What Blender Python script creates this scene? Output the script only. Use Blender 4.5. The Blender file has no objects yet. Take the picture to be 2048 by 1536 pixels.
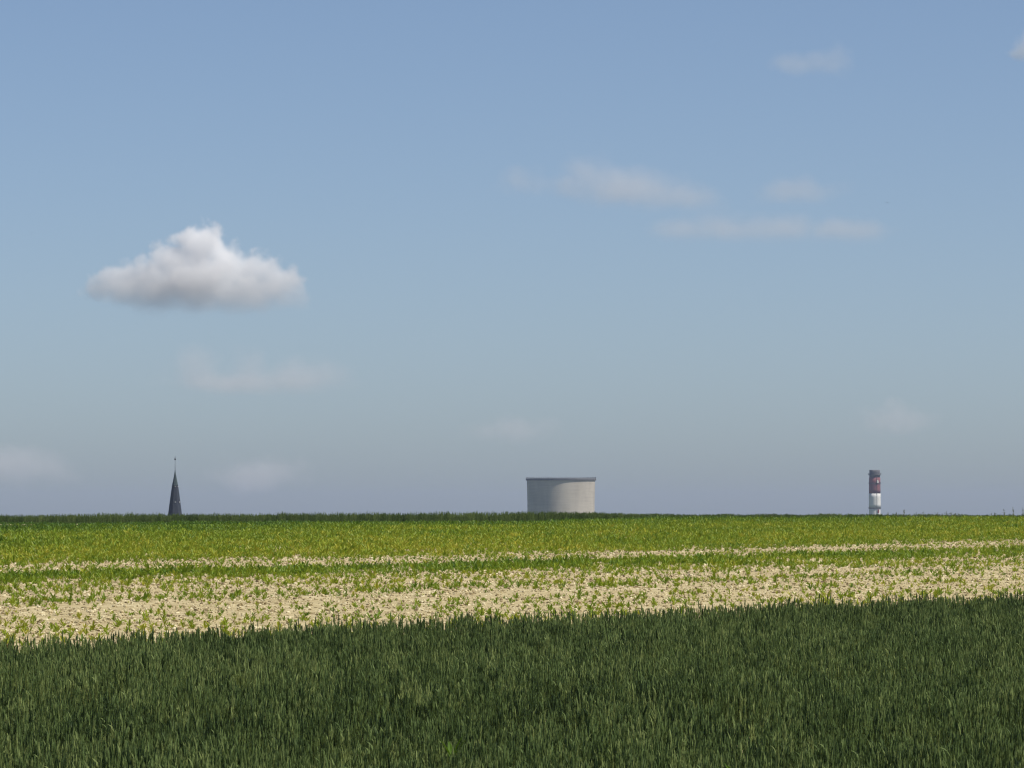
import bpy, bmesh, math, random
import numpy as np
from mathutils import Vector, Matrix

sc = bpy.context.scene
C = sc.collection
R = math.radians
random.seed(7)
rng = np.random.default_rng(11)

# ------------------------------------------------------------------ camera
EYE = 2.8                       # height of the lens above the field it stands in
FPX = 9743.0                    # focal length in pixels of the 2048 px wide photograph
PITCH = math.atan((1030 - 768) / FPX)
cam = bpy.data.cameras.new('camera')
cam.sensor_width = 36
cam.lens = 36 * FPX / 2048
cam.clip_start = 0.5
cam.clip_end = 150000
cam.dof.use_dof = True
cam.dof.focus_distance = 95
cam.dof.aperture_fstop = 22
cam_ob = bpy.data.objects.new('camera', cam)
C.objects.link(cam_ob)
cam_ob.location = (0, 0, EYE)
cam_ob.rotation_euler = (math.pi / 2 + PITCH, 0, 0)
sc.camera = cam_ob

# ------------------------------------------------------------------ sky and sun
SUN_EL, SUN_AZ = 56.0, 113.0    # azimuth clockwise from the view direction
w = bpy.data.worlds.new('World')
sc.world = w
w.use_nodes = True
nt = w.node_tree
bg = nt.nodes['Background']
sky = nt.nodes.new('ShaderNodeTexSky')
sky.sky_type = 'NISHITA'
sky.sun_disc = False
sky.sun_elevation = R(SUN_EL)
sky.sun_rotation = R(SUN_AZ)
sky.altitude = 0
sky.air_density = 0.54
sky.dust_density = 0.8
sky.ozone_density = 2.0
bg.inputs[1].default_value = 0.106
nt.links.new(sky.outputs[0], bg.inputs[0])

sun = bpy.data.lights.new('sun', 'SUN')
sun.energy = 4.6
sun.angle = R(0.5)
sun.color = (1.0, 0.95, 0.86)
sun_ob = bpy.data.objects.new('sun', sun)
C.objects.link(sun_ob)
sd = Vector((math.sin(R(SUN_AZ)) * math.cos(R(SUN_EL)), math.cos(R(SUN_AZ)) * math.cos(R(SUN_EL)), math.sin(R(SUN_EL))))
sun_ob.rotation_euler = sd.to_track_quat('Z', 'Y').to_euler()

vs = sc.view_settings
vs.view_transform = 'Standard'
vs.look = 'None'
vs.gamma = 1
vs.use_curve_mapping = False
vs.exposure = 0.0
sc.render.engine = 'CYCLES'
sc.cycles.use_denoising = True
sc.cycles.filter_width = 1.2
sc.cycles.max_bounces = 24
sc.cycles.diffuse_bounces = 3
sc.cycles.glossy_bounces = 2
sc.cycles.transmission_bounces = 4
sc.cycles.volume_bounces = 24
sc.cycles.volume_max_steps = 256


# ------------------------------------------------------------------ helpers
def ray(px, py, Y):
    """point of the photograph's pixel at the depth Y (metres in front of the lens)"""
    u = (px - 1024) / FPX
    v = (768 - py) / FPX
    c, s = math.cos(PITCH), math.sin(PITCH)
    d = Vector((u, c - v * s, s + v * c))
    return Vector((0, 0, EYE)) + d * (Y / d.y)


def tag(o, label=None, cat=None, group=None, kind=None):
    if label: o['label'] = label
    if cat: o['category'] = cat
    if group: o['group'] = group
    if kind: o['kind'] = kind
    return o


def empty(name, loc):
    o = bpy.data.objects.new(name, None)
    o.location = loc
    C.objects.link(o)
    return o


def mesh_np(name, verts, faces, mats=(), smooth=False):
    me = bpy.data.meshes.new(name)
    me.from_pydata([tuple(v) for v in verts], [], [tuple(f) for f in faces])
    for m in mats:
        me.materials.append(m)
    if smooth:
        me.polygons.foreach_set('use_smooth', [True] * len(me.polygons))
    me.update()
    return me


def obj(name, me, parent=None, loc=(0, 0, 0), link=True):
    o = bpy.data.objects.new(name, me)
    o.location = loc
    if link:
        C.objects.link(o)
    if parent:
        o.parent = parent
    return o


def lathe(profile, n=64, a0=0.0, caps=True):
    """closed surface of revolution from [(r, z), ...]"""
    V, F = [], []
    for r, z in profile:
        for i in range(n):
            a = a0 + 2 * math.pi * i / n
            V.append((r * math.cos(a), r * math.sin(a), z))
    m = len(profile)
    for j in range(m - 1):
        for i in range(n):
            k = (i + 1) % n
            F.append((j * n + i, j * n + k, (j + 1) * n + k, (j + 1) * n + i))
    if caps:
        F.append(tuple(reversed(range(n))))
        F.append(tuple((m - 1) * n + i for i in range(n)))
    return V, F


def box(x0, x1, y0, y1, z0, z1):
    V = [(x0, y0, z0), (x1, y0, z0), (x1, y1, z0), (x0, y1, z0), (x0, y0, z1), (x1, y0, z1), (x1, y1, z1), (x0, y1, z1)]
    F = [(3, 2, 1, 0), (4, 5, 6, 7), (0, 1, 5, 4), (1, 2, 6, 5), (2, 3, 7, 6), (3, 0, 4, 7)]
    return V, F


def join(*parts):
    V, F = [], []
    for v, f in parts:
        o = len(V)
        V += list(v)
        F += [tuple(i + o for i in q) for q in f]
    return V, F


def moved(part, loc=(0, 0, 0), rz=0.0):
    m = Matrix.Translation(loc) @ Matrix.Rotation(rz, 4, 'Z')
    return [tuple(m @ Vector(v)) for v in part[0]], part[1]


_tab = np.random.default_rng(5).random((256, 256))


def vnoise(x, y):
    """smooth value noise, 0..1"""
    x = np.asarray(x, float); y = np.asarray(y, float)
    xi = np.floor(x).astype(int); yi = np.floor(y).astype(int)
    fx = x - xi; fy = y - yi
    fx = fx * fx * (3 - 2 * fx); fy = fy * fy * (3 - 2 * fy)
    a = _tab[xi % 256, yi % 256]; b = _tab[(xi + 1) % 256, yi % 256]
    c = _tab[xi % 256, (yi + 1) % 256]; d = _tab[(xi + 1) % 256, (yi + 1) % 256]
    return (a * (1 - fx) + b * fx) * (1 - fy) + (c * (1 - fx) + d * fx) * fy


def fbm(x, y, n=3):
    t = 0; a = 0.5; s = 0
    for i in range(n):
        t = t + a * vnoise(x * 2 ** i + 17 * i, y * 2 ** i + 31 * i)
        s += a; a *= 0.5
    return t / s


def sstep(a, b, x):
    t = np.clip((np.asarray(x, float) - a) / (b - a), 0, 1)
    return t * t * (3 - 2 * t)


# ------------------------------------------------------------------ materials
def mat(name):
    m = bpy.data.materials.new(name)
    m.use_nodes = True
    n = m.node_tree.nodes
    return m, m.node_tree, n, m.node_tree.links, n['Principled BSDF']


def ramp(n, stops):
    r = n.new('ShaderNodeValToRGB')
    cr = r.color_ramp
    cr.elements[0].position, cr.elements[0].color = stops[0][0], (*stops[0][1], 1)
    cr.elements[1].position, cr.elements[1].color = stops[-1][0], (*stops[-1][1], 1)
    for p, c in stops[1:-1]:
        e = cr.elements.new(p)
        e.color = (*c, 1)
    return r


def tex_noise(n, l, scale, detail=4, rough=0.6, coord='Object', vec_scale=None):
    tc = n.new('ShaderNodeTexCoord')
    t = n.new('ShaderNodeTexNoise')
    t.inputs['Scale'].default_value = scale
    t.inputs['Detail'].default_value = detail
    t.inputs['Roughness'].default_value = rough
    src = tc.outputs[coord]
    if vec_scale:
        mp = n.new('ShaderNodeMapping')
        mp.inputs['Scale'].default_value = vec_scale
        l.new(src, mp.inputs['Vector'])
        src = mp.outputs[0]
    l.new(src, t.inputs['Vector'])
    return t


def plain(name, c0, c1, scale=1.0, rough=0.85, bump=0.0, vec_scale=None):
    """two-tone noisy paint / stone / slate"""
    m, t, n, l, b = mat(name)
    tn = tex_noise(n, l, scale, vec_scale=vec_scale)
    r = ramp(n, [(0.3, c0), (0.7, c1)])
    l.new(tn.outputs['Fac'], r.inputs[0])
    l.new(r.outputs[0], b.inputs['Base Color'])
    b.inputs['Roughness'].default_value = rough
    b.inputs['Specular IOR Level'].default_value = 0.2
    if bump:
        bp = n.new('ShaderNodeBump')
        bp.inputs['Strength'].default_value = bump
        l.new(tn.outputs['Fac'], bp.inputs['Height'])
        l.new(bp.outputs[0], b.inputs['Normal'])
    return m


def leaf_material(name, stops, trans=0.35, rough=0.5, spec=0.3):
    """leaf colour chosen per plant by its 'tint' (0..1), with a little noise, and light passing through"""
    m, t, n, l, b = mat(name)
    at = n.new('ShaderNodeAttribute')
    at.attribute_type = 'INSTANCER'
    at.attribute_name = 'tint'
    tn = tex_noise(n, l, 6.0, 2)
    ad = n.new('ShaderNodeMath'); ad.operation = 'MULTIPLY_ADD'
    l.new(tn.outputs['Fac'], ad.inputs[0])
    ad.inputs[1].default_value = 0.3
    l.new(at.outputs['Fac'], ad.inputs[2])
    sb = n.new('ShaderNodeMath'); sb.operation = 'SUBTRACT'
    l.new(ad.outputs[0], sb.inputs[0]); sb.inputs[1].default_value = 0.15
    r = ramp(n, stops)
    l.new(sb.outputs[0], r.inputs[0])
    l.new(r.outputs[0], b.inputs['Base Color'])
    b.inputs['Roughness'].default_value = rough
    b.inputs['Specular IOR Level'].default_value = spec
    tr = n.new('ShaderNodeBsdfTranslucent')
    l.new(r.outputs[0], tr.inputs[0])
    mx = n.new('ShaderNodeMixShader')
    mx.inputs[0].default_value = trans
    l.new(b.outputs[0], mx.inputs[1]); l.new(tr.outputs[0], mx.inputs[2])
    l.new(mx.outputs[0], n['Material Output'].inputs['Surface'])
    return m


# pale dry cloddy soil
M_soil, t, n, l, b = mat('dry_soil')
t1 = tex_noise(n, l, 1.3, 5, 0.65)
t2 = tex_noise(n, l, 14.0, 4, 0.7)
mixf = n.new('ShaderNodeMath'); mixf.operation = 'MULTIPLY_ADD'
l.new(t2.outputs['Fac'], mixf.inputs[0]); mixf.inputs[1].default_value = 0.6
l.new(t1.outputs['Fac'], mixf.inputs[2])
r = ramp(n, [(0.45, (0.29, 0.225, 0.115)), (0.8, (0.48, 0.395, 0.215)), (1.0, (0.62, 0.535, 0.325))])
l.new(mixf.outputs[0], r.inputs[0])
# beyond the crest the land is pasture and corn
geo = n.new('ShaderNodeNewGeometry'); sep = n.new('ShaderNodeSeparateXYZ'); l.new(geo.outputs['Position'], sep.inputs[0])
gt = n.new('ShaderNodeMath'); gt.operation = 'GREATER_THAN'; l.new(sep.outputs['Y'], gt.inputs[0]); gt.inputs[1].default_value = 316.0
t3 = tex_noise(n, l, 0.006, 3, 0.5)
r3 = ramp(n, [(0.35, (0.05, 0.085, 0.025)), (0.55, (0.085, 0.12, 0.035)), (0.75, (0.16, 0.15, 0.06))])
l.new(t3.outputs['Fac'], r3.inputs[0])
mxc = n.new('ShaderNodeMix'); mxc.data_type = 'RGBA'
l.new(gt.outputs[0], mxc.inputs[0]); l.new(r.outputs[0], mxc.inputs[6]); l.new(r3.outputs[0], mxc.inputs[7])
l.new(mxc.outputs[2], b.inputs['Base Color'])
b.inputs['Roughness'].default_value = 0.95; b.inputs['Specular IOR Level'].default_value = 0.1
bp = n.new('ShaderNodeBump'); bp.inputs['Strength'].default_value = 0.7; bp.inputs['Distance'].default_value = 0.05
l.new(t2.outputs['Fac'], bp.inputs['Height']); l.new(bp.outputs[0], b.inputs['Normal'])

M_clod = leaf_material('soil_clod', [(0.0, (0.17, 0.125, 0.065)), (0.35, (0.42, 0.34, 0.185)), (0.7, (0.58, 0.49, 0.29)), (1.0, (0.74, 0.66, 0.44))], 0.0, 0.95, 0.1)
M_wheat = leaf_material('wheat_leaf', [(0.0, (0.032, 0.056, 0.017)), (0.5, (0.128, 0.186, 0.056)), (1.0, (0.26, 0.315, 0.105))], 0.27, 0.55, 0.14)
M_beet = leaf_material('seedling_leaf', [(0.0, (0.040, 0.105, 0.010)), (0.3, (0.095, 0.185, 0.010)), (0.65, (0.215, 0.295, 0.012)), (1.0, (0.44, 0.42, 0.04))], 0.35, 0.5, 0.3)
M_weed = leaf_material('weed_leaf', [(0.0, (0.05, 0.075, 0.03)), (1.0, (0.16, 0.18, 0.07))], 0.25)

# ------------------------------------------------------------------ ground
SLOPE = (1030 - 950) / FPX
DIR = np.array([0.5487, 0.8360])            # direction of the wheat edge and the drill rows
NRM = np.array([-0.8360, 0.5487])
Q0 = 39.7


def qdist(x, y):
    return NRM[0] * x + NRM[1] * y - Q0


def ground_z(x, y):
    x = np.asarray(x, float); y = np.asarray(y, float)
    crest_l = 292.0
    z = SLOPE * np.minimum(y, 310)
    # rounded crest: the right hand side stands a little higher and rounds off later
    side = sstep(-2, 12, x)
    drop0 = 255 + 35 * side
    z = z - 0.00016 * np.clip(y - drop0, 0, 75) ** 2 * (1.0 - 0.25 * side)
    far = np.interp(y, [300, 360, 480, 700, 1200, 1900, 3200, 4500, 5200, 13000], [0, -0.15, -1.6, -6, -18, -30, -60, -88, -92, -95])
    far = np.where(y > 300, far, 0)
    z = z + far
    # soil relief in the near field
    near = sstep(20, 40, y) * (1 - sstep(330, 380, y))
    z = z + near * (0.09 * (fbm(x / 9, y / 9, 2) - 0.5) + 0.07 * (fbm(x / 0.9 + 9, y / 0.9, 2) - 0.5))
    q = qdist(x, y)
    z = z + near * 0.012 * np.sin(q * 2 * math.pi / 0.5)
    return z


def axis(segs):
    out = [segs[0][0]]
    for a, b_, s in segs:
        k = max(1, int(round((b_ - a) / s)))
        out += list(np.linspace(a, b_, k + 1)[1:])
    return np.array(out)


xs = axis([(-6500, -1000, 500), (-1000, -200, 100), (-200, -48, 8), (-48, 48, 0.32), (48, 200, 8), (200, 1000, 100), (1000, 6500, 500)])
ys = axis([(-400, 0, 40), (0, 40, 2), (40, 345, 0.42), (345, 480, 5), (480, 1200, 30), (1200, 5200, 150), (5200, 12800, 500)])
X, Y = np.meshgrid(xs, ys)
Z = ground_z(X, Y)
nx, ny = len(xs), len(ys)
me = bpy.data.meshes.new('ground')
co = np.stack([X, Y, Z], -1).reshape(-1, 3)
idx = np.arange(nx * ny).reshape(ny, nx)
quads = np.stack([idx[:-1, :-1], idx[:-1, 1:], idx[1:, 1:], idx[1:, :-1]], -1).reshape(-1, 4)
me.vertices.add(len(co)); me.vertices.foreach_set('co', co.ravel())
me.loops.add(quads.size); me.loops.foreach_set('vertex_index', quads.ravel())
me.polygons.add(len(quads))
me.polygons.foreach_set('loop_start', np.arange(0, quads.size, 4))
me.polygons.foreach_set('loop_total', np.full(len(quads), 4))
me.update(); me.validate()
me.polygons.foreach_set('use_smooth', np.ones(len(quads), bool))
me.materials.append(M_soil)
tag(obj('ground', me), kind='structure')

# ------------------------------------------------------------------ scatter helper
def scatter(name, pts, scale, rot, tint, variants, label, cat):
    """one 'stuff' object: copies of the variant meshes stood on the given points"""
    k = len(pts)
    me = bpy.data.meshes.new(name)
    me.vertices.add(k)
    me.vertices.foreach_set('co', np.asarray(pts, np.float32).ravel())
    for nm, ty, data in (('scl', 'FLOAT_VECTOR', scale), ('rot', 'FLOAT_VECTOR', rot), ('tint', 'FLOAT', tint)):
        a = me.attributes.new(nm, ty, 'POINT')
        a.data.foreach_set('vector' if ty == 'FLOAT_VECTOR' else 'value', np.asarray(data, np.float32).ravel())
    a = me.attributes.new('pick', 'INT', 'POINT')
    a.data.foreach_set('value', np.asarray(rng.integers(0, len(variants), k), np.int32))
    o = obj(name, me)
    g = bpy.data.node_groups.new(name, 'GeometryNodeTree')
    g.interface.new_socket('Geometry', in_out='INPUT', socket_type='NodeSocketGeometry')
    g.interface.new_socket('Geometry', in_out='OUTPUT', socket_type='NodeSocketGeometry')
    N, L = g.nodes, g.links
    gi = N.new('NodeGroupInput'); go = N.new('NodeGroupOutput')
    src = N.new('GeometryNodeGeometryToInstance')
    for v in reversed(variants):
        oi = N.new('GeometryNodeObjectInfo')
        oi.inputs['Object'].default_value = v
        oi.inputs['As Instance'].default_value = True
        L.new(oi.outputs['Geometry'], src.inputs[0])

    def named(nm, ty):
        q = N.new('GeometryNodeInputNamedAttribute')
        q.data_type = ty
        q.inputs['Name'].default_value = nm
        return next(s for s in q.outputs if s.enabled and s.name == 'Attribute')
    ip = N.new('GeometryNodeInstanceOnPoints')
    L.new(gi.outputs[0], ip.inputs['Points'])
    L.new(src.outputs[0], ip.inputs['Instance'])
    ip.inputs['Pick Instance'].default_value = True
    L.new(named('pick', 'INT'), ip.inputs['Instance Index'])
    L.new(named('rot', 'FLOAT_VECTOR'), ip.inputs['Rotation'])
    L.new(named('scl', 'FLOAT_VECTOR'), ip.inputs['Scale'])
    L.new(ip.outputs[0], go.inputs[0])
    md = o.modifiers.new('scatter', 'NODES')
    md.node_group = g
    tag(o, label, cat, kind='stuff')
    return o


def variant(name, VF, m, smooth=False):
    return obj(name, mesh_np(name, VF[0], VF[1], [m], smooth), link=False)


# ------------------------------------------------------------------ plants
def blade(base, az, lean, length, width, curl, segs=4, fold=0.25, prof=None, twist=0.0):
    """a leaf as a folded strip that bends outwards"""
    V, F = [], []
    p = Vector(base)
    ang = lean
    rad = Vector((math.cos(az), math.sin(az), 0))
    side = Vector((-math.sin(az), math.cos(az), 0))
    for i in range(segs + 1):
        tt = i / segs
        wv = width * (prof(tt) if prof else (1 - tt ** 2.2) * (0.55 + 0.45 * min(1, tt * 4)))
        up = rad * (-math.cos(ang)) + Vector((0, 0, 1)) * math.sin(ang)
        sdv = side * math.cos(twist * tt) + up * math.sin(twist * tt)
        V += [tuple(p - sdv * wv * 0.5 + up * wv * fold), tuple(p), tuple(p + sdv * wv * 0.5 + up * wv * fold)]
        step = length / segs
        p = p + (rad * math.sin(ang) + Vector((0, 0, 1)) * math.cos(ang)) * step
        ang += curl / segs
    for i in range(segs):
        a = i * 3
        F += [(a, a + 1, a + 4, a + 3), (a + 1, a + 2, a + 5, a + 4)]
    return V, F


def wheat_tuft(seed, stems=7, spread=0.10):
    rr = random.Random(seed)
    parts = []
    for s in range(stems):
        a = rr.uniform(0, 6.283); d = spread * math.sqrt(rr.random())
        bx, by = d * math.cos(a), d * math.sin(a)
        h = rr.uniform(0.56, 0.74)
        tx, ty = rr.gauss(0, 0.018), rr.gauss(0, 0.018)
        # stem, three sided
        sr = 0.0022
        V = []
        for k in range(3):
            an = k * 2.094
            V.append((bx + sr * math.cos(an), by + sr * math.sin(an), 0.25))
        for k in range(3):
            an = k * 2.094
            V.append((bx + tx + sr * math.cos(an), by + ty + sr * math.sin(an), h * 0.93))
        parts.append((V, [(k, (k + 1) % 3, 3 + (k + 1) % 3, 3 + k) for k in range(3)]))
        for k in range(rr.randint(3, 5)):
            hb = h * rr.uniform(0.5, 0.92)
            f = hb / h
            ln = rr.uniform(0.055, 0.125)
            parts.append(blade((bx + tx * f, by + ty * f, hb), rr.uniform(0, 6.283), rr.uniform(0.02, 0.24), ln, rr.uniform(0.014, 0.023), rr.uniform(0.0, 0.7) if rr.random() < 0.96 else rr.uniform(0.9, 1.6), 4, 0.2, None, rr.uniform(-0.8, 0.8)))
        if rr.random() < 0.7:      # green ear
            el = rr.uniform(0.06, 0.085)
            V = []
            for j, (fr, fz) in enumerate(((0.35, 0), (1, 0.3), (0.9, 0.65), (0.15, 1))):
                for k in range(4):
                    an = k * 1.571 + 0.4 * j
                    V.append((bx + tx * (1 + 0.06 * fz) + 0.0075 * fr * math.cos(an), by + ty * (1 + 0.06 * fz) + 0.0075 * fr * math.sin(an), h * 0.92 + el * fz))
            F = []
            for j in range(3):
                for k in range(4):
                    F.append((j * 4 + k, j * 4 + (k + 1) % 4, j * 4 + 4 + (k + 1) % 4, j * 4 + 4 + k))
            parts.append((V, F))
    return join(*parts)


def beet(seed):
    """seedling of unit height: a rosette of upright leaves on stalks"""
    rr = random.Random(seed)
    parts = []
    nl = rr.randint(6, 9)
    a0 = rr.uniform(0, 6.28)

    def prof(tt):
        return 0.16 if tt < 0.3 else max(0.02, math.sin((tt - 0.25) / 0.75 * math.pi) ** 0.7)
    for k in range(nl):
        inner = k / nl
        ln = rr.uniform(0.75, 1.15) * (0.75 + 0.35 * inner)
        parts.append(blade((0, 0, -0.03), a0 + k * 2.4 + rr.uniform(-.3, .3), rr.uniform(0.08, 0.3) + 0.5 * (1 - inner), ln, rr.uniform(0.15, 0.26), rr.uniform(0.1, 0.9), 5, 0.22, prof, rr.uniform(-0.6, 0.6)))
    return join(*parts)


def clod(seed):
    rr = random.Random(seed)
    bm = bmesh.new()
    bmesh.ops.create_icosphere(bm, subdivisions=2, radius=1)
    k = [Vector((rr.gauss(0, 1), rr.gauss(0, 1), rr.gauss(0, 1))).normalized() for _ in range(7)]
    for v in bm.verts:
        c = v.co.copy()
        dd = 1.0
        for q in k:
            dp = c.dot(q)
            if dp > 0.55:
                dd -= (dp - 0.55) * 0.7
        v.co = c * dd * rr.uniform(0.92, 1.08)
        v.co.z *= 0.75
    V = [tuple(v.co) for v in bm.verts]
    F = [tuple(v.index for v in f.verts) for f in bm.faces]
    bm.free()
    return V, F


wheat_v = [variant('wheat_tuft', wheat_tuft(100 + i), M_wheat) for i in range(9)]
beet_v = [variant('seedling_shape', beet(200 + i), M_beet) for i in range(8)]
clod_v = [variant('clod_shape', clod(300 + i), M_clod) for i in range(7)]


def in_view(x, y, margin):
    return np.abs(x) < 0.1062 * y + margin


# ---- wheat in front
k = 95000
wy = rng.uniform(24, 100, k); wx = rng.uniform(-17, 17, k)
q = qdist(wx, wy)
edge = 0.35 * (fbm(wx / 1.5, wy / 1.5, 2) - 0.5)
keep = (q < edge) & in_view(wx, wy, 4.0)
# thin places and drill rows
keep &= rng.random(k) < np.clip(-0.15 + 1.7 * fbm(wx / 0.5, wy / 0.9, 3), 0.1, 1)
wx, wy = wx[keep], wy[keep]
k = len(wx)
hs = 0.81 + 0.14 * fbm(wx / 2.2, wy / 4.0, 3) + 0.30 * fbm(wx / 0.22, wy / 0.30, 2) + rng.normal(0, 0.05, k)
wz = ground_z(wx, wy) - 0.02
sw = rng.uniform(0.9, 1.15, k)
scatter('wheat_crop', np.stack([wx, wy, wz], 1), np.stack([sw, sw, hs], 1),
        np.stack([rng.normal(0, 0.06, k), rng.normal(0, 0.06, k), rng.uniform(0, 6.283, k)], 1),
        np.clip(0.27 + 0.36 * fbm(wx / 3, wy / 6, 3) + rng.normal(0.03, 0.26, k), 0, 1), wheat_v,
        'tall dense dark green wheat filling the near field in front of the bare soil', 'wheat')

# ---- the wheat field beyond the crest
k = 26000
wy = rng.uniform(318, 345, k); wx = rng.uniform(-46, 46, k)
keep = (wy > 320 + 1.2 * (fbm(wx / 3, wy * 0, 2) - 0.5))
wx, wy = wx[keep], wy[keep]
k = len(wx)
top = np.interp(wx / wy * FPX + 1024, [-100, 0, 250, 520, 1150, 1350, 2100], [1034, 1033, 1029.5, 1027.5, 1027, 1030, 1030.5])
gz = ground_z(wx, wy)
want = EYE - (top - 1030) * 332 / FPX - ground_z(wx, wx * 0 + 332)
hs = want / 0.82 * (0.95 + 0.1 * fbm(wx / 1.4, wy / 3, 3)) + rng.normal(0, 0.035, k)
sw = rng.uniform(1.0, 1.4, k)
scatter('far_wheat_crop', np.stack([wx, wy, gz - 0.02], 1), np.stack([sw, sw, np.clip(hs, .3, 2)], 1),
        np.stack([rng.normal(0, 0.06, k), rng.normal(0, 0.06, k), rng.uniform(0, 6.283, k)], 1),
        np.clip(0.3 + 0.5 * fbm(wx / 3, wy / 6, 3) + rng.normal(0, 0.15, k), 0, 1), wheat_v,
        'strip of tall dark wheat along the crest behind the leafy field', 'wheat')

# ---- leafy seedlings
k = 260000
sy = rng.uniform(66, 312, k); sx = rng.uniform(-39, 39, k)
q = qdist(sx, sy)
along = DIR[0] * sx + DIR[1] * sy
# sow in rows half a metre apart
q = np.round(q / 0.5) * 0.5 + rng.normal(0, 0.03, k)
sx = DIR[0] * along + NRM[0] * (q + Q0); sy = DIR[1] * along + NRM[1] * (q + Q0)
keep = in_view(sx, sy, 4.5) & (sy < 311) & (q > 0.5)
sx, sy, q, along = sx[keep], sy[keep], q[keep], along[keep]
qw = q + 3.5 * (fbm(along / 26 + 3, q / 9, 2) - 0.5) + 2.2 * (fbm(along / 3, q / 4 + 7, 2) - 0.5)
vig = np.interp(qw, [0, 4, 12, 20, 21.5, 24, 25, 27.3, 28.2, 29.6, 30.5, 35, 37.5, 40, 43.5, 45.5, 47, 53.5, 56, 61, 75, 100, 140],
                [.15, .14, .17, .15, .05, .06, .36, .34, .05, .06, .20, .24, .42, .68, .68, .45, .15, .15, .55, .80, .90, 1.0, 1.0])
streak = np.clip((fbm(along / 38, q / 1.3, 3) - 0.5) * 2.2 + 0.5, 0, 1)
patch = np.clip((fbm(sx / 1.6, sy / 6, 3) - 0.5) * 1.5 + 0.5, 0, 1)
weak = 1 - sstep(50, 62, q)
vig = vig * (1 - weak * 0.45 + weak * 0.9 * streak) * (0.55 + 0.9 * patch)
# pale gap on the far left of the crest
gap = np.exp(-((sx + 28) / 7.0) ** 2 - ((sy - 276) / 17) ** 2)
vig = vig * (1 - 0.97 * np.clip(gap * 1.6, 0, 1))
area = 78.0 * 246 / 260000
dens = np.interp(vig, [0, .1, .2, .4, .8, 1.2], [0.25, 2.0, 3.5, 5.4, 9.5, 10.5])
keep = rng.random(len(sx)) < dens * area
sx, sy, q, vig = sx[keep], sy[keep], q[keep], vig[keep]
k = len(sx)
ht = (0.100 + 0.110 * np.clip(vig, 0, 1.1)) * np.exp(np.clip(rng.normal(0, 0.24, k), -.6, .5))
tint = np.clip(np.interp(q, [0, 40, 60, 98, 122, 150], [.66, .58, .68, .58, .20, .08]) + 0.34 * (fbm(sx / 5, sy / 14, 3) - 0.5) + 0.25 * (0.5 - vig) * (q < 50) + rng.normal(0, 0.12, k), 0, 1)
sz = ground_z(sx, sy)
rz = rng.uniform(0, 6.283, k); ra = rng.normal(0, 0.1, k); rb = rng.normal(0, 0.1, k)
# the 300 that show largest stand as objects of their own
show = ht / sy * ((np.abs(sx) < 0.1045 * sy) & (vig < 0.45))
loneness = 1.0 + 0.0 * show
order = np.argsort(-show)
# a plant counts only if the wheat in front does not hide it
vis = []
for i in order:
    # line of sight from the eye over the wheat edge
    tx, ty = sx[i], sy[i]
    tq = (Q0) / (NRM[0] * tx + NRM[1] * ty)        # fraction of the way where the ray leaves the wheat
    zl = EYE + (sz[i] + ht[i] * 0.3 - EYE) * tq
    wz_ = SLOPE * ty * tq + 0.74
    if show[i] > 0 and zl > wz_:
        vis.append(i)
    if len(vis) == 300:
        break
solo = np.zeros(k, bool); solo[vis] = True
for i in vis:
    v = beet_v[int(rng.integers(0, len(beet_v)))]
    o = obj('crop_seedling', v.data, loc=(sx[i], sy[i], sz[i]))
    o.rotation_euler = (ra[i], rb[i], rz[i])
    o.scale = (ht[i],) * 3
    o['tint'] = float(tint[i])
    tag(o, 'young leafy green crop plant standing singly in the pale bare soil behind the wheat', 'seedling', 'young crop plants scattered over the bare soil')
m = ~solo
scatter('leafy_crop', np.stack([sx, sy, sz], 1)[m], np.stack([ht, ht, ht], 1)[m], np.stack([ra, rb, rz], 1)[m], tint[m], beet_v,
        'low yellow green leafy crop covering the rising field up to the crest', 'crop')

# ---- soil clods
k = 520000
cy = rng.uniform(66, 305, k); cx = rng.uniform(-38, 38, k)
keep = in_view(cx, cy, 3.5) & (qdist(cx, cy) > -1)
cx, cy = cx[keep], cy[keep]
keep = rng.random(len(cx)) < np.clip(1.15 - 0.004 * (cy - 66), 0.15, 1) * (0.5 + 0.9 * fbm(cx / 1.5, cy / 3, 3)) * np.where(qdist(cx, cy) > 62, 0.2, 1)
cx, cy = cx[keep], cy[keep]
k = len(cx)
cr = 0.018 * np.exp(rng.normal(0, 0.5, k)) * np.interp(cy, [60, 300], [1.0, 1.6])
cr = np.minimum(cr, 0.055)
scatter('soil_clods', np.stack([cx, cy, ground_z(cx, cy) + cr * 0.2], 1), np.stack([cr * rng.uniform(.8, 1.4, k), cr, cr], 1),
        np.stack([rng.normal(0, 0.4, k), rng.normal(0, 0.4, k), rng.uniform(0, 6.283, k)], 1), rng.random(k), clod_v,
        'pale dry crumbly soil clods lying on the bare strips', 'soil')

# ---- weeds breaking the skyline on the right
def weed(seed, h, bushy):
    rr = random.Random(seed)
    parts = []
    for s in range(rr.randint(2, 4) if not bushy else 7):
        a = rr.uniform(0, 6.28); d = rr.uniform(0, 0.05) if not bushy else rr.uniform(0, 0.35)
        hh = h * rr.uniform(0.6, 1.0)
        bx, by = d * math.cos(a), d * math.sin(a)
        parts.append(blade((bx, by, -0.05), rr.uniform(0, 6.28), rr.uniform(0, .1), hh, 0.007, 0.15, 5, 0.4))
        for j in range(int(10 if not bushy else 14)):
            f = rr.uniform(0.25, 1.0)
            parts.append(blade((bx, by, hh * f), rr.uniform(0, 6.28), rr.uniform(0.4, 1.1), rr.uniform(0.09, 0.22) * (1.25 - f * 0.7), rr.uniform(0.012, 0.03), rr.uniform(0, 0.8), 3))
        for j in range(6):          # seed head
            parts.append(blade((bx, by, hh * 0.96), rr.uniform(0, 6.28), rr.uniform(0.05, 0.6), 0.09, 0.02, 0.2, 2))
    return join(*parts)


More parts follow.
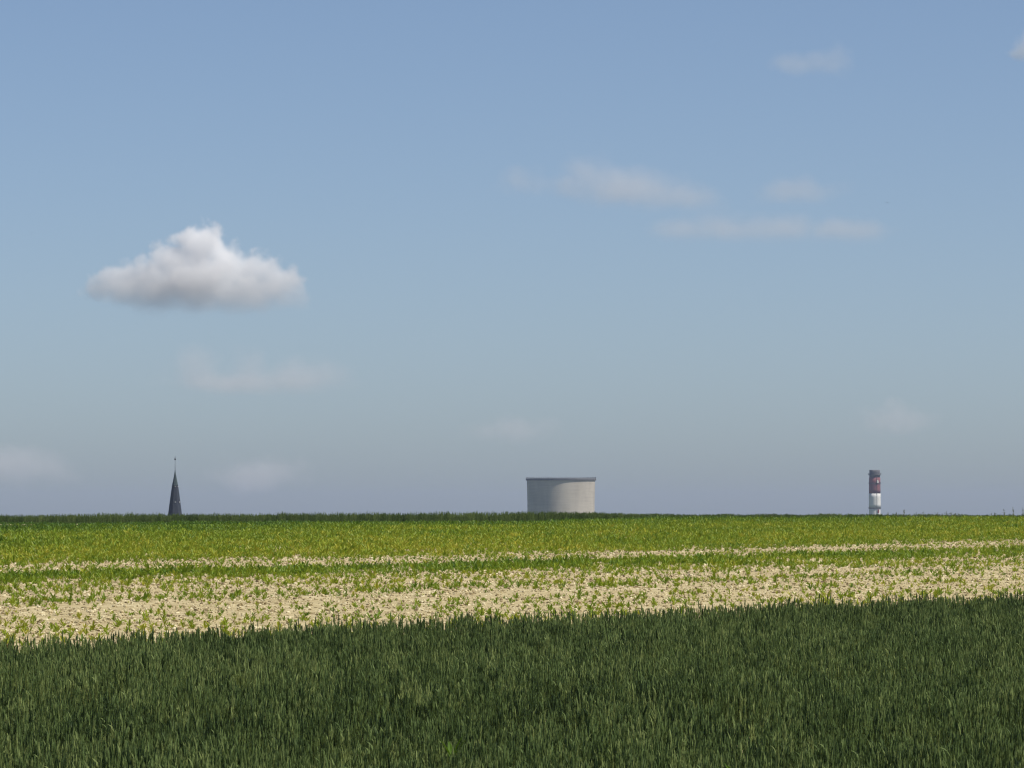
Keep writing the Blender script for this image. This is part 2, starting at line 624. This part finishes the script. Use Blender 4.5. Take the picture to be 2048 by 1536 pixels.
weeds = [(1775, 1023, 0), (1793, 1023.5, 0), (1808, 1019, 0), (1832, 1022.5, 0), (1846, 1025, 0),
         (1874, 1026, 1), (1893, 1023.5, 1), (1908, 1026.5, 1), (2008, 1019, 0), (2026, 1014.5, 0), (2046, 1016.5, 0), (1988, 1027, 1), (1536, 1027, 1)]
wl = ['thin upright weed on the skyline just beside the striped chimney', 'second thin weed along the skyline from the striped chimney',
      'tallest of the thin weeds close to the striped chimney', 'lone thin weed between the chimney weeds and the dark bushy clump',
      'short thin weed at the foot of the dark bushy weed clump', 'low bushy weed on the chimney side of the dark weed clump',
      'highest dark bushy weed in the clump on the crest', 'low bushy weed on the far side of the dark weed clump',
      'feathery weed between the dark clump and the tallest skyline weed', 'tallest feathery weed standing alone on the skyline',
      'feathery weed beyond the tallest one at the edge of the field', 'squat weed at the foot of the feathery skyline weeds', 'small dark round weed on the crest between cooling tower and chimney']
for i, (px, py, bushy) in enumerate(weeds):
    p = ray(px, py, 309)
    gz = float(ground_z(p.x, 309))
    h = p.z - gz
    o = obj('skyline_weed', mesh_np('weed', *weed(500 + i, h, bushy), [M_weed]), loc=(p.x, 309, gz))
    o['tint'] = 0.45 + 0.4 * random.random()
    tag(o, wl[i], 'weed', 'weeds on the skyline')

# ---- a broad leaved weed standing in the near wheat
for px, py, sd_, lb in ((905, 1446, 1, 'broad leaved yellowish weed poking out of the near wheat'), (1468, 1508, 2, 'small bright leaved weed low in the near wheat')):
    yy = 36.5 if sd_ == 1 else 33.5
    p = ray(px, py, yy)
    gz = float(ground_z(p.x, yy))
    h = p.z - gz
    rr = random.Random(900 + sd_)
    ps = [blade((0, 0, -0.02), 0, 0.0, h * .75, 0.012, 0.05, 4, 0.3)]
    for j in range(7 if sd_ == 1 else 5):
        ps.append(blade((0, 0, h * rr.uniform(.6, .76)), rr.uniform(0, 6.28), rr.uniform(.2, .6), rr.uniform(.16, .24), rr.uniform(.035, .05), rr.uniform(0, .5), 5, 0.2, lambda tt: max(.05, math.sin(tt * 3.0 + .12))))
    o = obj('wheat_weed', mesh_np('wheat_weed', *join(*ps), [M_beet]), loc=(p.x, yy, gz))
    o['tint'] = 0.3
    tag(o, lb, 'weed', 'weeds in the near wheat')

# ------------------------------------------------------------------ church
M_slate = plain('spire_slate', (0.026, 0.031, 0.041), (0.045, 0.052, 0.066), 1.2, 0.65)
M_copper = plain('green_copper', (0.035, 0.055, 0.055), (0.06, 0.08, 0.078), 2.0, 0.6)
M_stone = plain('church_stone', (0.32, 0.28, 0.22), (0.45, 0.40, 0.32), 0.6, 0.9)
M_iron = plain('iron', (0.03, 0.03, 0.035), (0.06, 0.06, 0.065), 4, 0.6)
M_louvre = plain('pale_louvre', (0.30, 0.31, 0.32), (0.42, 0.42, 0.42), 4, 0.7)
CHY = 2000.0
cb = ray(350, 1030, CHY)
gz = float(ground_z(cb.x, CHY))
church = empty('church', (cb.x, CHY, gz))
tag(church, 'village church whose dark slate spire rises above the crest', 'church')


def zz(py):
    return ray(350, py, CHY).z - gz


M1 = CHY / FPX
rot8 = R(30)
tw = 3.3
ztop = zz(1042)
obj('tower', mesh_np('tower', *join(box(-tw, tw, -tw, tw, 0, ztop - .5), box(-tw - .25, tw + .25, -tw - .25, tw + .25, ztop - .5, ztop)), [M_stone]), church)
for s in (-1, 1):
    V, F = box(s * 1.2 - .55, s * 1.2 + .55, -tw - .06, -tw + .3, ztop - 7, ztop - 3)
    obj('belfry_window', mesh_np('belfry_window', V, F, [M_louvre]), church)
k8 = 1 / math.cos(math.pi / 8)
prof = [(17.3 * M1, zz(1042)), (15.2 * M1, zz(1036)), (14.3 * M1, zz(1028)), (11.6 * M1, zz(1008)), (8.9 * M1, zz(988)), (6.3 * M1, zz(970.5))]
spire = obj('spire', mesh_np('spire', *lathe([(r * 1.02, z) for r, z in prof], 8, rot8), [M_slate]), church)
prof = [(6.9 * M1, zz(970.7)), (6.2 * M1, zz(969.2)), (4.3 * M1, zz(961)), (2.7 * M1, zz(953)), (1.5 * M1, zz(947)), (0.7 * M1, zz(940.5))]
obj('spire_cap', mesh_np('spire_cap', *lathe(prof, 8, rot8), [M_copper]), church)
fin = obj('finial', mesh_np('finial', *lathe([(0.11, zz(941.5)), (0.07, zz(930)), (0.05, zz(919))], 8), [M_iron]), church)
V, F = lathe([(0.02, zz(920.6)), (0.28, zz(919.8)), (0.36, zz(918.4)), (0.28, zz(917)), (0.02, zz(916.2))], 12)
obj('ball', mesh_np('ball', V, F, [M_iron], True), fin)
obj('cross', mesh_np('cross', *join(box(-.05, .05, -.05, .05, zz(916.6), zz(911.5)), box(-.42, .42, -.045, .045, zz(914.6), zz(914.1))), [M_iron]), fin)
# small gabled dormers with pale louvres
for row, (py, rr_, sz_) in enumerate(((1003, 11.1, .55), (972.5, 6.6, .42))):
    for f in (1, 2, 5, 6):
        a = rot8 + (f + 0.5) * math.pi / 4
        ap = rr_ * M1 * math.cos(math.pi / 8)
        z0 = zz(py) - sz_
        V = [(ap - .7, -sz_ * .6, z0), (ap + .28, -sz_ * .6, z0), (ap + .28, sz_ * .6, z0), (ap - .7, sz_ * .6, z0),
             (ap - .9, -sz_ * .6, z0 + sz_), (ap + .28, -sz_ * .6, z0 + sz_), (ap + .28, sz_ * .6, z0 + sz_), (ap - .9, sz_ * .6, z0 + sz_),
             (ap - 1.1, 0, z0 + sz_ * 2.0), (ap + .34, 0, z0 + sz_ * 2.0)]
        F = [(0, 3, 2, 1), (0, 1, 5, 4), (2, 3, 7, 6), (1, 2, 6, 9, 5), (0, 4, 8, 7, 3), (4, 5, 9, 8), (6, 7, 8, 9)]
        dm = obj('dormer', mesh_np('dormer', *moved((V, F), rz=a), [M_slate]), church)
        V, F = box(ap + .28, ap + .36, -sz_ * .5, sz_ * .5, z0 + .08, z0 + sz_ * 1.05)
        obj('louvre', mesh_np('louvre', *moved((V, F), rz=a), [M_louvre]), dm)
# nave behind the tower, down in the valley
V = [(-5.5, 3.3, 0), (5.5, 3.3, 0), (5.5, 28, 0), (-5.5, 28, 0), (-5.5, 3.3, 8), (5.5, 3.3, 8), (5.5, 28, 8), (-5.5, 28, 8)]
obj('nave', mesh_np('nave', V, [(0, 1, 5, 4), (1, 2, 6, 5), (2, 3, 7, 6), (3, 0, 4, 7), (3, 2, 1, 0), (4, 5, 6, 7)], [M_stone]), church)
V = [(-6, 3.32, 8.02), (6, 3.32, 8.02), (6, 28.4, 8.02), (-6, 28.4, 8.02), (0, 3.32, 15), (0, 28.4, 15)]
obj('nave_roof', mesh_np('nave_roof', V, [(0, 1, 4), (1, 2, 5, 4), (2, 3, 5), (3, 0, 4, 5), (3, 2, 1, 0)], [M_slate]), church)

# ------------------------------------------------------------------ cooling tower
TY = 4940.0
tb = ray(1122, 1030, TY)
gz = float(ground_z(tb.x, TY))
TM = TY / FPX
M_conc, t, n, l, b = mat('weathered_concrete')
tc = n.new('ShaderNodeTexCoord')
sx_ = n.new('ShaderNodeSeparateXYZ'); l.new(tc.outputs['Object'], sx_.inputs[0])
t1 = tex_noise(n, l, 0.05, 6, 0.65, vec_scale=(1, 1, 0.25))
t2 = tex_noise(n, l, 0.35, 4, 0.6, vec_scale=(0.15, 0.15, 3.0))
ml = n.new('ShaderNodeMath'); ml.operation = 'MULTIPLY_ADD'
l.new(t2.outputs['Fac'], ml.inputs[0]); ml.inputs[1].default_value = 0.5; l.new(t1.outputs['Fac'], ml.inputs[2])
r = ramp(n, [(0.5, (0.36, 0.32, 0.265)), (0.95, (0.56, 0.50, 0.415))])
l.new(ml.outputs[0], r.inputs[0]); l.new(r.outputs[0], b.inputs['Base Color'])
b.inputs['Roughness'].default_value = 0.95; b.inputs['Specular IOR Level'].default_value = 0.1
M_rim = plain('rim_concrete', (0.09, 0.088, 0.09), (0.15, 0.145, 0.14), 0.3, 0.9)

ct = empty('cooling_tower', (tb.x, TY, gz))
tag(ct, 'broad pale concrete cooling tower cut off by the crest of the field', 'cooling tower')
z_top = ray(1122, 957, TY).z - gz
z_thr = ray(1122, 1022, TY).z - gz
r_thr = 67.2 * TM


def hyp(z):
    return r_thr * math.sqrt(1 + ((z - z_thr) / 165.0) ** 2)


zl = np.linspace(7.5, z_top, 46)
prof = [(hyp(z), z) for z in zl] + [(hyp(z) - 0.6, z) for z in reversed(zl)]
obj('shell', mesh_np('shell', *lathe(prof + [prof[0]], 128, 0, False), [M_conc], True), ct)
rt = hyp(z_top)
prof = [(rt - 0.3, z_top - 2.1), (rt + 0.85, z_top - 1.9), (rt + 0.95, z_top - 0.15), (rt + 0.8, z_top + 0.05), (rt - 0.5, z_top + 0.05), (rt - 0.5, z_top - 2.1), (rt - 0.3, z_top - 2.1)]
rim = obj('rim_walkway', mesh_np('rim_walkway', *lathe(prof, 128, 0, False), [M_rim]), ct)
parts = []
for i in range(96):
    a = 2 * math.pi * i / 96
    parts.append(moved(box(-.06, .06, -.06, .06, z_top + .05, z_top + 1.15), ((rt + .65) * math.cos(a), (rt + .65) * math.sin(a), 0), a))
V, F = lathe([(rt + .60, z_top + 1.12), (rt + .70, z_top + 1.12), (rt + .70, z_top + 1.24), (rt + .60, z_top + 1.24), (rt + .60, z_top + 1.12)], 128, 0, False)
obj('railing', mesh_np('railing', *join((V, F), *parts), [M_iron]), rim)
for i in range(12):
    a = 2 * math.pi * (i + .3) / 12
    V, F = moved(box(-.3, .2, -.3, .3, z_top - 0.2, z_top + 1.0), ((rt + 1.0) * math.cos(a), (rt + 1.0) * math.sin(a), 0), a)
    obj('warning_lamp', mesh_np('warning_lamp', V, F, [M_louvre]), rim)
# raking legs that carry the shell
for i in range(48):
    a = 2 * math.pi * i / 48
    for s in (-1, 1):
        a2 = a + s * 2 * math.pi / 96
        p0 = Vector((hyp(0) * math.cos(a), hyp(0) * math.sin(a), -0.3)); p1 = Vector((hyp(8) * math.cos(a2), hyp(8) * math.sin(a2), 8.0))
        dv = (p1 - p0); ln = dv.length
        mm = Matrix.Translation(p0) @ dv.to_track_quat('Z', 'Y').to_matrix().to_4x4()
        V, F = box(-.4, .4, -.4, .4, 0, ln)
        obj('raking_leg', mesh_np('raking_leg', [tuple(mm @ Vector(v)) for v in V], F, [M_conc]), ct)

# ------------------------------------------------------------------ chimney
KY = 4900.0
kb = ray(1749.5, 1030, KY)
gz = float(ground_z(kb.x, KY))
KM = KY / FPX
M_white = plain('white_band', (0.62, 0.60, 0.56), (0.80, 0.78, 0.74), 0.12, 0.8, vec_scale=(1, 1, 0.3))
M_red = plain('red_band', (0.17, 0.075, 0.08), (0.27, 0.105, 0.105), 0.25, 0.8, vec_scale=(1, 1, 0.3))
M_soot = plain('sooty_cap', (0.10, 0.10, 0.105), (0.17, 0.165, 0.165), 0.3, 0.85)
ch = empty('chimney', (kb.x, KY, gz))
tag(ch, 'tall round chimney banded red and white with a dark sooty top', 'chimney')


def kz(py):
    return ray(1749.5, py, KY).z - gz


def kr(z):
    f = z / kz(940)
    return (15.0 - 3.9 * f ** 0.8) * KM if f < 1 else 11.2 * KM


bands = [('cap', 955, 940, M_soot, -0.25), ('red_band', 987, 955, M_red, 0.0), ('white_band', 1016, 987, M_white, 0.02), ('lower_white_band', 1036, 1016, M_white, -0.30)]
bands += [('red_band', 1068, 1036, M_red, 0), ('white_band', 1110, 1068, M_white, 0.02), ('red_band', 1150, 1110, M_red, 0)]
for nm, a, b2, m_, off in bands:
    zs = np.linspace(kz(a), kz(b2), 5)
    obj(nm, mesh_np(nm, *lathe([(kr(z) + off, z) for z in zs], 48), [m_], True), ch)
zs = np.linspace(-0.3, kz(1150), 6)
obj('shaft', mesh_np('shaft', *lathe([(kr(max(z, 0)) + 0.03, z) for z in zs], 48), [M_conc], True), ch)


def gallery(py, over, th, rail):
    z = kz(py); r0 = kr(z)
    pr = [(r0 - .4, z - th), (r0 + over, z - th * .6), (r0 + over, z), (r0 - .4, z), (r0 - .4, z - th)]
    g_ = obj('gallery', mesh_np('gallery', *lathe(pr, 48, 0, False), [M_soot]), ch)
    ps = []
    for i in range(24):
        a = 2 * math.pi * i / 24
        ps.append(moved(box(-.05, .05, -.05, .05, z, z + rail), ((r0 + over - .1) * math.cos(a), (r0 + over - .1) * math.sin(a), 0), a))
    for hh in (rail * .5, rail):
        ps.append(lathe([(r0 + over - .16, z + hh - .06), (r0 + over - .04, z + hh - .06), (r0 + over - .04, z + hh), (r0 + over - .16, z + hh), (r0 + over - .16, z + hh - .06)], 48, 0, False))
    obj('railing', mesh_np('railing', *join(*ps), [M_iron]), g_)


gallery(949, 1.0, 0.9, 1.3)
gallery(967, 0.4, 0.5, 1.2)
gallery(1016.5, 0.35, 0.6, 1.2)
# ladder cage down the sunny side
a = R(-72)
ps = []
z0, z1 = kz(1030), kz(950)
for i in range(40):
    z = z0 + (z1 - z0) * i / 39
    zb = z + (z1 - z0) / 39 * 0.5
    ps.append(moved(box(-.1, .3, -.2, .2, z, zb), (kr(z) * math.cos(a), kr(z) * math.sin(a), 0), a))
obj('ladder_cage', mesh_np('ladder_cage', *join(*ps), [M_soot]), ch)
z = kz(964)
obj('beacon', mesh_np('beacon', *moved(join(box(0, 1.2, -.7, .7, -1.1, 1.3), box(.2, .8, -.35, .35, 1.3, 2.0)), (kr(z) * math.cos(R(-66)), kr(z) * math.sin(R(-66)), z), R(-66)), [M_white]), ch)
z = kz(1022.5)
obj('hatch', mesh_np('hatch', *moved(box(-.3, .5, -.65, .65, -1.7, 1.7), (kr(z) * math.cos(R(-58)), kr(z) * math.sin(R(-58)), z), R(-58)), [plain('hatch_red', (0.16, 0.03, 0.03), (0.22, 0.05, 0.05), 1)]), ch)

# ------------------------------------------------------------------ birds
M_bird = plain('dark_plumage', (0.025, 0.023, 0.022), (0.05, 0.045, 0.04), 8, 0.7)


def bird():
    body = [(0.002, -0.085), (0.014, -0.075), (0.020, -0.05), (0.026, -0.01), (0.022, 0.04), (0.010, 0.08), (0.003, 0.12)]
    V, F = lathe(body, 8)
    V = [(x, z, y) for x, y, z in V]
    parts = [(V, F)]
    for sgn in (-1, 1):         # swept, slightly raised wings with thickness
        st = [(0.015, -0.03, 0.045, 0.008, 0.010), (0.08, -0.045, 0.030, 0.030, 0.007), (0.14, -0.01, 0.035, 0.035, 0.004), (0.19, 0.05, 0.060, 0.025, 0.002)]
        wv, wf = [], []
        for x, y0, y1, z, t in st:
            wv += [(sgn * x, y0, z - t), (sgn * x, y1, z - t), (sgn * x, y1, z + t), (sgn * x, y0, z + t)]
        for j in range(3):
            for k_ in range(4):
                wf.append((j * 4 + k_, j * 4 + (k_ + 1) % 4, j * 4 + 4 + (k_ + 1) % 4, j * 4 + 4 + k_))
        wf += [(3, 2, 1, 0), (12, 13, 14, 15)]
        parts.append((wv, wf))
    tail = ([(-.008, .09, -.002), (.008, .09, -.002), (.022, .155, 0), (-.022, .155, 0), (-.008, .09, .004), (.008, .09, .004), (.022, .155, .004), (-.022, .155, .004)], box(0, 1, 0, 1, 0, 1)[1])
    parts.append(tail)
    return join(*parts)


for px, py, rz_, lb in ((64, 467, 0.7, 'tiny dark bird gliding level with the bright cumulus'), (1775, 405, 2.2, 'tiny dark bird gliding high above the chimney')):
    p = ray(px, py, 780)
    o = obj('bird', mesh_np('bird', *bird(), [M_bird]), loc=p)
    o.rotation_euler = (0.25, 0.3, rz_)
    tag(o, lb, 'bird', 'birds in the sky')

# ------------------------------------------------------------------ clouds
def cloud(label, D, lobes, density, soft, thick=0.8, base=None, steps=1.0, noise_amp=0.55, nsc=5.0, seed=0, warp=2.0):
    """a real volume of droplets: lobes are (px, py, rx, ry[, depth]) ellipsoids, roughened by noise"""
    s = D / FPX
    xs_ = [p[0] for p in lobes]; ys_ = [p[1] for p in lobes]
    x0 = min(p[0] - p[2] * 1.35 for p in lobes); x1 = max(p[0] + p[2] * 1.35 for p in lobes)
    y0 = min(p[1] - p[3] * 1.35 for p in lobes); y1 = max(p[1] + p[3] * 1.35 for p in lobes)
    cx_, cy_ = (x0 + x1) / 2, (y0 + y1) / 2
    c = ray(cx_, cy_, D)
    hw, hh = (x1 - x0) / 2 * s, (y1 - y0) / 2 * s
    hd = max(p[2] * (p[5] if len(p) > 5 else thick) for p in lobes) * s * 1.35 + max(abs(p[4]) if len(p) > 4 else 0 for p in lobes) * s
    V, F = box(-hw, hw, -hd, hd, -hh, hh)
    m, t, n, l, b = mat('cloud_droplets')
    n.remove(b)
    tc = n.new('ShaderNodeTexCoord')
    nz = n.new('ShaderNodeTexNoise')
    nz.inputs['Scale'].default_value = nsc / (hw * 2) * (hw / max(hh, 1)) ** 0.5
    nz.inputs['Detail'].default_value = 7
    nz.inputs['Roughness'].default_value = 0.55
    of = n.new('ShaderNodeVectorMath'); of.operation = 'ADD'
    of.inputs[1].default_value = (seed * 913.0, seed * 371.0, 0)
    l.new(tc.outputs['Object'], of.inputs[0]); l.new(of.outputs[0], nz.inputs['Vector'])
    wn = n.new('ShaderNodeTexNoise')
    wn.inputs['Scale'].default_value = nz.inputs['Scale'].default_value * 0.55
    wn.inputs['Detail'].default_value = 3
    l.new(of.outputs[0], wn.inputs['Vector'])
    wv = n.new('ShaderNodeVectorMath'); wv.operation = 'SUBTRACT'; wv.inputs[1].default_value = (0.5, 0.5, 0.5)
    l.new(wn.outputs['Color'], wv.inputs[0])
    ws = n.new('ShaderNodeVectorMath'); ws.operation = 'MULTIPLY_ADD'
    mr_ = min(p[3] for p in lobes) * s * warp
    l.new(wv.outputs[0], ws.inputs[0]); ws.inputs[1].default_value = (mr_ * 1.5, mr_, mr_); l.new(tc.outputs['Object'], ws.inputs[2])
    best = None
    for p in lobes:
        px, py, rx, ry = p[:4]
        dy = p[4] if len(p) > 4 else 0
        th = p[5] if len(p) > 5 else thick
        a1 = n.new('ShaderNodeVectorMath'); a1.operation = 'SUBTRACT'
        l.new(ws.outputs[0], a1.inputs[0]); a1.inputs[1].default_value = ((px - cx_) * s, dy * s, (cy_ - py) * s)
        a2 = n.new('ShaderNodeVectorMath'); a2.operation = 'MULTIPLY'
        l.new(a1.outputs[0], a2.inputs[0]); a2.inputs[1].default_value = (1 / (rx * s), 1 / (rx * th * s), 1 / (ry * s))
        a3 = n.new('ShaderNodeVectorMath'); a3.operation = 'LENGTH'; l.new(a2.outputs[0], a3.inputs[0])
        if best is None:
            best = a3.outputs['Value']
        else:
            mn = n.new('ShaderNodeMath'); mn.operation = 'SMOOTH_MIN'; mn.inputs[2].default_value = 0.25
            l.new(best, mn.inputs[0]); l.new(a3.outputs['Value'], mn.inputs[1]); best = mn.outputs[0]
    # 1 - distance + noise
    nn = n.new('ShaderNodeMath'); nn.operation = 'MULTIPLY_ADD'
    l.new(nz.outputs['Fac'], nn.inputs[0]); nn.inputs[1].default_value = 2 * noise_amp; nn.inputs[2].default_value = 1 - noise_amp
    sb = n.new('ShaderNodeMath'); sb.operation = 'SUBTRACT'
    l.new(nn.outputs[0], sb.inputs[0]); l.new(best, sb.inputs[1])
    mr = n.new('ShaderNodeMapRange'); mr.interpolation_type = 'SMOOTHSTEP'
    l.new(sb.outputs[0], mr.inputs['Value']); mr.inputs['From Min'].default_value = 0.0; mr.inputs['From Max'].default_value = soft
    mr.inputs['To Max'].default_value = density
    out = mr.outputs[0]
    if base is not None:            # flat, dissolving underside
        sp = n.new('ShaderNodeSeparateXYZ'); l.new(tc.outputs['Object'], sp.inputs[0])
        m2 = n.new('ShaderNodeMapRange'); m2.interpolation_type = 'SMOOTHSTEP'
        l.new(sp.outputs['Z'], m2.inputs['Value'])
        m2.inputs['From Min'].default_value = (cy_ - base[0]) * s; m2.inputs['From Max'].default_value = (cy_ - base[1]) * s
        mu = n.new('ShaderNodeMath'); mu.operation = 'MULTIPLY'
        l.new(out, mu.inputs[0]); l.new(m2.outputs[0], mu.inputs[1]); out = mu.outputs[0]
    pv = n.new('ShaderNodeVolumePrincipled')
    pv.inputs['Color'].default_value = (0.999, 0.999, 0.999, 1)
    pv.inputs['Anisotropy'].default_value = 0.0
    l.new(out, pv.inputs['Density'])
    l.new(pv.outputs[0], n['Material Output'].inputs['Volume'])
    m.cycles.volume_step_rate = steps
    o = obj('cloud', mesh_np('cloud', V, F, [m]), loc=c)
    tag(o, label, 'cloud', 'clouds over the fields')
    return o


cloud('bright heaped cumulus with a grey flat base high above the church spire', 25000,
      [(398, 505, 62, 62), (345, 540, 62, 52), (445, 540, 66, 58), (508, 550, 58, 52), (558, 580, 60, 52), (295, 560, 60, 46), (238, 564, 54, 48),
       (198, 580, 46, 28), (400, 575, 120, 66, -12), (485, 590, 110, 50, -8), (310, 586, 110, 46, -10), (590, 598, 32, 26)],
      0.024, 0.40, 0.9, (655, 400), 0.25, 0.72, 9.0, 1, 1.8)
cloud('largest of the thin pale clouds, with a small hump, above the cooling tower', 17500,
      [(1145, 378, 75, 42), (1195, 362, 85, 62), (1260, 378, 125, 60), (1350, 398, 130, 42)], 0.0034, 0.9, 0.9, (440, 380), 0.6, 0.6, 5.0, 2)
cloud('tiny faint wisp beside the humped thin cloud', 17500, [(1050, 366, 80, 36)], 0.0017, 0.8, 0.9, None, 0.6, 0.6, 4.0, 3)
cloud('long flat thin cloud under the humped one above the cooling tower', 20000,
      [(1380, 460, 110, 38), (1460, 457, 130, 40), (1560, 455, 120, 34), (1700, 465, 130, 32)], 0.0021, 0.9, 0.9, (500, 455), 0.6, 0.6, 5.0, 4)
cloud('small faint cloud over the end of the long flat one', 18000, [(1595, 384, 110, 36)], 0.0017, 0.8, 0.9, None, 0.6, 0.6, 4.0, 5)
cloud('small soft cloud with a rounded head, highest above the chimney', 13000,
      [(1650, 128, 62, 32), (1676, 122, 42, 38), (1600, 126, 75, 25)], 0.0026, 0.7, 0.9, None, 0.6, 0.55, 4.0, 6)
cloud('whitish cloud cut off by the frame, high beyond the chimney', 13000,
      [(2062, 96, 45, 36), (2036, 108, 26, 18), (2075, 75, 40, 36)], 0.009, 0.6, 0.9, None, 0.6, 0.5, 4.0, 7)
cloud('broken low band of faint cloud under the bright cumulus', 36000,
      [(385, 738, 80, 55), (495, 732, 60, 42), (605, 762, 120, 52), (470, 770, 170, 40)], 0.0013, 0.8, 0.9, (800, 755), 0.6, 0.6, 5.0, 8)
cloud('faint low cloud near the horizon on the far side of the spire', 55000, [(15, 925, 110, 55), (85, 942, 80, 44)], 0.0009, 0.8, 0.9, None, 0.6, 0.6, 4.0, 9)
cloud('faint low cloud close to the tip of the spire towards the cooling tower', 55000, [(515, 946, 140, 48)], 0.0008, 0.8, 0.9, None, 0.6, 0.6, 4.0, 10)
cloud('faint smudge of cloud low above the chimney', 48000, [(1795, 836, 105, 38)], 0.0008, 0.8, 0.9, None, 0.6, 0.6, 4.0, 11)
cloud('barely visible thin cloud low above the cooling tower', 48000, [(1025, 862, 115, 36)], 0.0006, 0.8, 0.9, None, 0.6, 0.6, 4.0, 12)

# ------------------------------------------------------------------ air
hb = bpy.data.materials.new('haze_air')
hb.use_nodes = True
n = hb.node_tree.nodes
n.remove(n['Principled BSDF'])
pv = n.new('ShaderNodeVolumePrincipled')
pv.inputs['Color'].default_value = (0.60, 0.67, 1.0, 1)
pv.inputs['Density'].default_value = 0.000042
pv.inputs['Anisotropy'].default_value = 0.1
hb.node_tree.links.new(pv.outputs[0], n['Material Output'].inputs['Volume'])
V, F = box(-6600, 6600, -450, 12900, -98, 62)
tag(obj('haze', mesh_np('haze', V, F, [hb])), 'thin pale blue haze lying over the fields', 'haze', kind='stuff')
